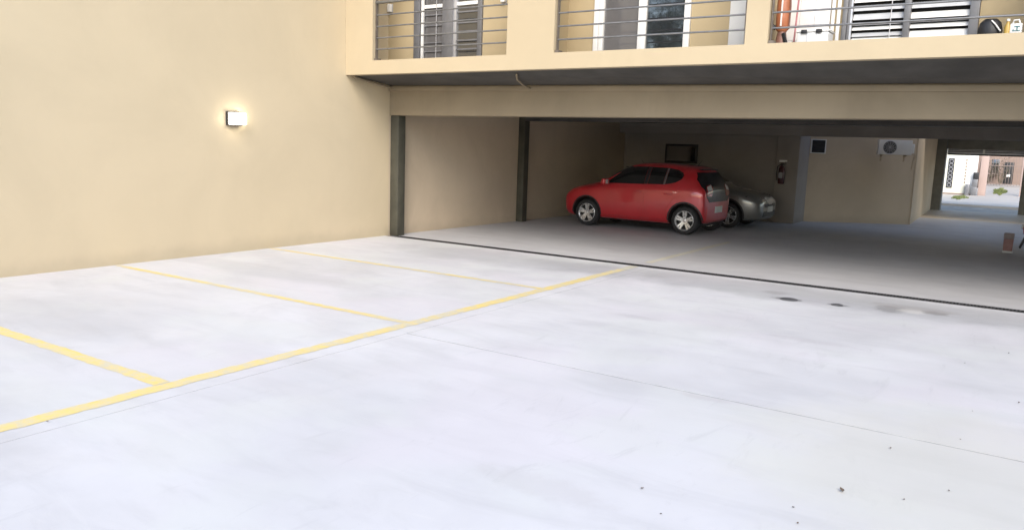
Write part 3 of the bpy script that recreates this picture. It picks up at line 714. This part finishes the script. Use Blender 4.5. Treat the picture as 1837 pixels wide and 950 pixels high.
# local x along the wall, -y towards the viewer
MB().box(0.03, 0.80, -0.32, -0.04, 0.02, 0.385).build('casing', M['whitepvc'], ac, bevel=0.012)
MB().lathe([(0.165, 0.0), (0.165, 0.012), (0.150, 0.014), (0.150, 0.0)], Matrix.Translation((0.29, -0.32, 0.20)) @ Matrix.Rotation(R(90), 4, 'X'), 32, close=True).build('fan_ring', M['alulight'], ac, smooth=40)
MB().lathe([(0.149, 0.0), (0.149, 0.003), (0.002, 0.004)], Matrix.Translation((0.29, -0.32, 0.20)) @ Matrix.Rotation(R(90), 4, 'X'), 32).build('fan_opening', M['black'], ac)
m = MB()
for r in (0.05, 0.085, 0.12): m.lathe([(r, .006), (r+.006, .006), (r+.006, .011), (r, .011)], Matrix.Translation((0.29, -0.32, 0.20)) @ Matrix.Rotation(R(90), 4, 'X'), 28, close=True)
for k in range(6):
    a = math.pi*k/6; m.bar((0.29-.15*math.cos(a), -.333, .20-.15*math.sin(a)), (0.29+.15*math.cos(a), -.333, .20+.15*math.sin(a)), .005, .005, up=(0, 1, 0))
m.build('fan_grille', M['alulight'], ac, smooth=40)
MB().box(0.801, 0.87, -0.24, -0.08, 0.06, 0.30).build('valve_cover', M['whitepvc'], ac, bevel=0.02)
for x in (0.12, 0.66): MB().box(x, x+.04, -.34, -.001, -0.02, 0.0195).box(x, x+.04, -.035, -.0015, -0.15, -0.0201).build('bracket', M['inner'], ac)
MB().tube([(0.86, -.14, .10), (0.92, -.12, .02), (0.90, -.03, -.08), (0.88, -.02, -.35)], 0.014).build('pipe', M['inner'], ac, smooth=60)
vt = thing('wall_vent', 'small dark louvred vent with a pale rim high beside the column', 'vent', onwall(0.02, 1.76, 0.0), math.atan2(WU.y, WU.x))
MB().box(0, 0.40, -0.012, -0.001, 0.0, 0.36).build('rim', M['white'], vt)
MB().box(0.03, 0.37, -0.016, -0.0125, 0.02, 0.34).build('opening', M['black'], vt)
for k in range(6):
    MB().bar((0.035, -.024, .05+k*.05), (0.365, -.024, .05+k*.05), .004, .03, up=(0, -.6, .8)).build('slat', M['black'], vt)
M['extred'] = plain('extinguisher_red', (0.06, 0.012, 0.012), 0.3, 0, 0.1, 8, coat=0.6)
fe = thing('fire_extinguisher', 'fire extinguisher with a pale tag hanging on the dark garage column', 'fire extinguisher', (4.44, 9.45, 0.98))
MB().lathe([(0.07, 0.0), (0.078, 0.015), (0.078, 0.36), (0.055, 0.42), (0.028, 0.44), (0.028, 0.47)], seg=20).build('cylinder', M['extred'], fe, smooth=40)
MB().box(-.03, .05, -.025, .025, .4705, .50).build('valve', M['iron'], fe, bevel=.005)
MB().bar((-.04, 0, .505), (.10, 0, .545), .022, .010).bar((-.03, 0, .49), (.10, 0, .49), .02, .008).build('lever', M['iron'], fe)
MB().tube([(-.03, 0, .48), (-.10, -.02, .42), (-.11, -.03, .25), (-.095, -.03, .08)], .012).build('hose', M['rubber'], fe, smooth=60)
MB().box(-.05, .05, -.081, -.0785, .14, .28).build('sticker', M['alu'], fe)
MB().box(-.02, .02, .0785, .099, .20, .40).build('bracket', M['iron'], fe)
MB().box(-.10, .09, .085, .0975, .535, .585).build('tag', M['whitepvc'], fe)
# small pinkish bin near the right edge
M['rose'] = plain('dusty_rose_plastic', (0.30, 0.16, 0.14), 0.6, 0, 0.15, 8)
M['rosetop'] = plain('greyed_pink_plastic', (0.30, 0.24, 0.23), 0.6, 0, 0.15, 8)
bn = thing('bin', 'small dull pink bin with a pale base on the garage floor', 'bin', (9.40, 6.90, 0))
MB().box(-.085, .085, -.08, .08, 0.0, 0.035).build('base', M['plate'], bn, bevel=.006)
MB().prism([(-.075, -.07), (.075, -.07), (.075, .07), (-.075, .07)], 0.0355, 0.26, lambda u, v, h: (u*(1+.3*h), v*(1+.3*h), h)).build('tub', M['rose'], bn, bevel=.008)
MB().box(-.085, .085, -.08, .08, 0.2605, 0.37).build('lid', M['rosetop'], bn, bevel=.015)
# scooter cut off by the right edge of the picture
st = thing('scooter', 'red and black motor scooter cut off by the right edge of the photo', 'scooter', (9.58, 6.85, 0))
def wheel(cx, par):
    Mx = Matrix.Translation((cx, 0, .21)) @ Matrix.Rotation(R(90), 4, 'X')
    w_ = MB().lathe([(.02, -.05), (.10, -.03), (.10, .03), (.02, .05)], Mx, 20).build('wheel', M['alloy'], par, smooth=40)
    MB().lathe([(.11, -.045), (.18, -.05), (.21, -.025), (.21, .025), (.18, .05), (.11, .045)], Mx, 28, close=True).build('tyre', M['rubber'], w_, smooth=45)
wheel(0.30, st); wheel(1.50, st)
MB().prism([(0.04, .36), (0.02, .50), (0.10, .62), (0.60, .70), (0.78, .62), (0.80, .34), (0.50, .28), (0.45, .40), (0.15, .40)], -.13, .13, lambda u, v, h: (u, h, v)).build('rear_body', M['red'], st, bevel=.03)
MB().prism([(0.08, .625), (0.10, .69), (0.45, .76), (0.80, .72), (0.78, .66)], -.12, .12, lambda u, v, h: (u, h, v)).build('saddle', M['black'], st, bevel=.03)
MB().box(0.78, 1.25, -.13, .13, .24, .31).build('footboard', M['black'], st, bevel=.015)
MB().prism([(1.20, .30), (1.30, .32), (1.22, .92), (1.14, .90)], -.19, .19, lambda u, v, h: (u, h, v)).build('leg_shield', M['red'], st, bevel=.03)
MB().prism([(1.30, .38), (1.40, .46), (1.60, .44), (1.72, .30), (1.68, .29), (1.52, .40), (1.36, .36)], -.07, .07, lambda u, v, h: (u, h, v)).build('front_fender', M['red'], st, bevel=.01)
MB().cyl((1.50, 0, .22), (1.17, 0, .98), .028, seg=12).build('steering_column', M['black'], st, smooth=50)
MB().tube([(1.05, -.33, 1.0), (1.12, -.2, 1.02), (1.17, 0, 1.0), (1.12, .2, 1.02), (1.05, .33, 1.0)], .017).build('handlebar', M['black'], st, smooth=60)
MB().box(1.18, 1.27, -.10, .10, .92, 1.05).build('headlight', M['lampglass'], st, bevel=.03)
MB().box(-.005, .03, -.08, .08, .47, .55).build('tail_lamp', M['lampglass'], st, bevel=.012)
MB().prism([(.06, .34), (.12, .345), (.02, .10), (-.01, .12)], -.08, .08, lambda u, v, h: (u, h, v)).build('rear_fender', M['black'], st, bevel=.006)

# ------------------------------------------------------------------ dry leaves on the lot
M['leafdry'] = plain('dry_leaf', (0.13, 0.10, 0.075), 0.8, 0, 0.3, 60)
def leaf_mesh(L_, W_, curl):
    m = MB(); pts = [(0, 0), (.3, .8), (.6, 1), (.85, .5), (1, 0)]
    mid = [m.v((t*L_, 0, .004+curl*abs(t-.5)**2*2)) for t, _ in pts]
    for sg in (-1, 1):
        ed = [m.v((t*L_, sg*wd_*W_/2, .004+curl*(abs(t-.5)**2*2+wd_*.35))) for t, wd_ in pts[1:-1]]
        m.bm.faces.new((mid[0], mid[1], ed[0])); m.bm.faces.new((mid[1], mid[2], ed[1], ed[0])); m.bm.faces.new((mid[2], mid[3], ed[2], ed[1])); m.bm.faces.new((mid[3], mid[4], ed[2]))
    return m
o = leaf_mesh(0.043, 0.02, 0.03).build('dry_leaf', M['leafdry']); o.location = (9.0, -6.5, 0.001); o.rotation_euler.z = 2.2
tag(o, 'largest curled brown leaf lying on the pale concrete at lower right', 'leaf', 'dry leaves on the concrete')
lf = None
for i, (x, y) in enumerate([(8.17, -7.07), (8.35, -7.27), (8.84, -6.82), (8.89, -6.97), (9.1, -5.68), (9.42, -5.23), (9.45, -4.55), (9.32, -3.14), (9.62, -2.46), (9.26, -6.38), (9.43, -6.12), (9.71, -4.14), (5.05, -8.38)]):
    if lf is None: o = lf = leaf_mesh(0.02, 0.013, 0.012).build('dry_leaf', M['leafdry'])
    else: o = lf.copy(); col.objects.link(o)
    o.location = (x, y, 0.005 if i == 12 else 0.001); o.rotation_euler.z = random.uniform(0, 6); s = random.uniform(0.5, 1.1); o.scale = (s, s, s)
    tag(o, 'tiny dark speck of dry leaf scattered on the pale concrete', 'leaf', 'dry leaves on the concrete')

# ------------------------------------------------------------------ street and houses beyond the exit
M['asphalt'] = plain('street_asphalt', (0.33, 0.29, 0.235), 0.85, 0, 0.2, 3, bump=0.2)
M['paving'] = concrete('street_paving', (0.42, 0.39, 0.35), (0.50, 0.47, 0.42), False)
tag(MB().box(-40, 60, 20.61, 24.6, -0.155, -0.04).build('street', M['asphalt']), kind='structure')
tag(MB().box(-40, 60, 24.6, 24.8, -0.155, 0.05).build('kerb', M['paving'], bevel=0.015), kind='structure')
tag(MB().box(-40, 60, 24.8, 36.0, -0.155, 0.03).build('pavement', M['paving']), kind='structure')
m = MB(); m.prism([(36.0, -.15), (36.0, .03), (44.5, .42), (50, .45), (50, -.15)], 7.2, 14.0, lambda u, v, h: (h, u, v))
tag(m.build('driveway', M['paving']), kind='structure')
M['cream'] = stucco('cream_house_paint', (0.74, 0.72, 0.60), 0.04)
M['pinkw'] = stucco('pink_house_paint', (0.46, 0.35, 0.31), 0.05)
M['barw'] = plain('fence_bar_paint', (0.24, 0.18, 0.155), 0.5, 0, 0.1, 8)
M['brownw'] = stucco('brown_house_paint', (0.30, 0.22, 0.18), 0.15)
hs = thing('white_house', 'cream white house wall with a black grille strip across the street', 'house', (0, 35.2, 0))
MB().box(2.0, 6.90, 0, 0.25, 0.0, 3.4).build('wall', M['cream'], hs)
MB().box(6.902, 7.36, 0.06, 0.25, 0.0, 3.4).build('side_wall', M['whitepvc'], hs)
MB().box(2.0, 7.2, -0.02, -0.001, 0.0, 0.10).build('plinth', M['brownw'], hs)
wg = MB().box(6.07, 6.33, -0.03, -0.001, 0.36, 1.84).build('window_grille', M['black'], hs)
for k in range(7):
    z = 0.45+k*0.2
    MB().lathe([(.075, 0), (.095, 0), (.095, .012), (.075, .012)], Matrix.Translation((6.20, -.03, z+.05)) @ Matrix.Rotation(R(90), 4, 'X'), 16, close=True).build('ring', M['alulight'], wg)
for k in range(8):
    MB().box(6.84, 6.90, -.012, -.001, 0.62+k*.16, 0.70+k*.16).build('vent_block', M['brownw'], hs)
MB().box(1.8, 7.5, -0.5, 0.4, 3.4, 3.55).build('roof', M['cream'], hs)
mc = thing('meter_cabinet', 'dark grey meter cabinets stacked against the end of the cream wall', 'cabinet', (7.20, 35.0, 0.03))
MB().box(0, .24, 0, .19, .0, .42).build('cabinet_door', M['alu'], mc, bevel=.01)
MB().box(0.01, .25, 0, .19, .43, .80).build('cabinet_door', M['alu'], mc, bevel=.01)
MB().box(0.03, .27, 0, .19, .81, 1.15).build('cabinet_door', M['iron'], mc, bevel=.01)
bx = thing('street_bin', 'small pale grey bin standing left of the dark meter cabinets', 'bin', (7.0, 34.9, 0.03))
MB().box(-.06, .12, 0, .2, 0, .52).build('tub', M['alu'], bx, bevel=.02)
MB().box(-.075, .135, -.02, .21, .5205, .57).build('lid', M['alulight'], bx, bevel=.015)
pl = thing('gate_pillar', 'pink rendered gate pillar right of the cream house wall', 'pillar', (7.62, 35.6, 0))
MB().box(-.15, .19, 0, .35, 0, 3.0).build('shaft', M['pinkw'], pl, bevel=.01)
MB().box(-.19, .23, -.04, .39, 3.0, 3.1).build('cap', M['pinkw'], pl, bevel=.01)
ph = thing('brown_house', 'brownish house front seen behind bars across the street', 'house', (0, 45.5, 0))
MB().box(4.0, 16.0, 0, .3, 0, 4.2).build('wall', M['brownw'], ph)
MB().box(8.25, 8.75, -.06, -.001, .45, 1.75).build('door', M['iron'], ph, bevel=.01)
MB().box(8.40, 8.60, -.075, -.0605, .88, 1.04).build('letter_box', M['whitepvc'], ph, bevel=.01)
for x0 in (7.0, 7.6): MB().box(x0, x0+.4, -.04, -.001, 1.1, 1.9).build('window', M['dglass'], ph, bevel=.01)
MB().box(7.35, 8.0, -.7, -.05, 1.0, 1.06).build('ledge', M['pinkw'], ph)
fg = thing('bar_fence', 'brownish metal bar fence across the driveway opposite the exit', 'fence', (0, 43.0, .37))
for k in range(17):
    MB().cyl((7.05+k*.14, 0, .02), (7.05+k*.14, 0, 2.2), .011, seg=6).build('bar', M['barw'], fg)
for z in (.1, 1.15, 2.15): MB().box(7.0, 9.4, -.03, .03, z, z+.04).build('rail', M['barw'], fg)
ps = thing('gate_post', 'pale pink post at the right edge of the street view', 'post', (9.34, 36.5, 0))
MB().box(-.10, .12, 0, .2, 0, 3.0).build('shaft', M['pinkw'], ps, bevel=.01)
MB().box(-.13, .15, -.03, .23, 3.0, 3.07).build('cap', M['pinkw'], ps)
M['twig'] = plain('bare_twig', (0.17, 0.14, 0.10), 0.9, 0, 0.3, 8)
M['oldleaf'] = plain('dull_leaf', (0.12, 0.115, 0.075), 0.7, 0, 0.35, 5)
for (bx_, by_, lb) in ((7.55, 44.2, 'scraggly grey brown shrub behind the bar fence near the pink pillar'), (8.15, 44.5, 'scraggly grey brown shrub behind the bar fence left of the dark door')):
    sh = thing('shrub', lb, 'shrub', (bx_, by_, .38), group='shrubs behind the bar fence')
    tw = MB(); lv = MB()
    for k in range(12):
        a = random.uniform(0, 6.28); e_ = Vector((math.cos(a)*.38, math.sin(a)*.3, random.uniform(.8, 1.7))); tw.cyl((0, 0, 0), e_, .016, .006, 5)
        for _ in range(26):
            p = e_*random.uniform(.45, 1.05)+Vector((random.gauss(0, .10), random.gauss(0, .10), random.gauss(0, .10)))
            u = Vector((random.gauss(0, 1), random.gauss(0, 1), random.gauss(0, 1))).normalized(); v_ = u.cross(Vector((.3, .5, .8))).normalized()
            lv.face([p-u*.05, p+v_*.022, p+u*.05, p-v_*.022])
    tw.build('stems', M['twig'], sh); lv.build('foliage', M['oldleaf'], sh)
def grass(name, cx, cy, z, rx, ry, n, h):
    m = MB()
    for i in range(n):
        a = random.uniform(0, 6.283); r = math.sqrt(random.random()); r *= .65+.35*math.sin(3*a+1)*math.cos(2*a); x = cx+rx*1.35*r*math.cos(a); y = cy+ry*1.3*r*math.sin(a)
        b = random.uniform(0, 6.283); hh = h*random.uniform(.4, 1); zz = z(y)
        dx, dy = .018*math.cos(b), .018*math.sin(b)
        m.face([(x-dx, y-dy, zz), (x+dx, y+dy, zz), (x+random.uniform(-.06, .06), y+random.uniform(-.06, .06), zz+hh)])
    o = m.build(name, M['grass']); return tag(o, kind='stuff')
M['grass'] = plain('grass', (0.17, 0.20, 0.06), 0.7, 0, 0.35, 7)
tag(grass('grass', 8.30, 38.6, lambda y: .03+(y-36)*.046 if y > 36 else .03, 0.30, 2.2, 1500, .13), 'round patch of green grass in the driveway across the street', 'grass')
tag(grass('grass', 6.95, 31.0, lambda y: .03, 0.30, 2.2, 600, .10), 'thin grass along the foot of the cream wall across the street', 'grass')

# ------------------------------------------------------------------ tree behind the lot (it shows in the balcony glass)
M['bark'] = plain('bark', (0.10, 0.075, 0.05), 0.9, 0, 0.3, 8, bump=0.4, bscale=20)
M['leaf'] = plain('leaf', (0.055, 0.085, 0.03), 0.5, 0, 0.4, 3)
tr = thing('leafy_tree', 'leafy green tree mirrored in the white framed balcony door', 'tree', (-1.25, -15.0, 0))
tk = MB(); tk.cyl((0, 0, -.1), (.1, .05, 2.4), .20, .14, 12); tk.cyl((.1, .05, 2.4), (0, .1, 5.5), .14, .06, 10)
cl = []
for k in range(9):
    a = k*2.4; z = 2.3+k*.33; e = Vector((math.cos(a)*1.5, math.sin(a)*1.5, z+1.5)); tk.cyl((.1, .05, z), e, .06, .02, 7)
    cl += [(e+Vector((random.gauss(0, .35), random.gauss(0, .35), random.gauss(0, .35))), random.uniform(.4, .8)) for _ in range(4)]
for k in range(46): cl.append((Vector((random.gauss(0, .75), random.gauss(0, .6), random.uniform(3.9, 7.0))), random.uniform(.35, .7)))
tk.build('trunk', M['bark'], tr, smooth=60)
cr = MB()
for c_, r_ in cl:
    for _ in range(95):
        d = Vector((random.gauss(0, 1), random.gauss(0, 1), random.gauss(0, .8))).normalized()*r_*random.random()**.45
        p = c_+d; u = Vector((random.gauss(0, 1), random.gauss(0, 1), random.gauss(0, 1))).normalized(); v_ = u.cross(Vector((.3, .5, .8))).normalized()
        L_ = random.uniform(.06, .11)
        cr.face([p-u*L_, p+v_*L_*.4, p+u*L_, p-v_*L_*.4])
cr.build('crown', M['leaf'], tr)
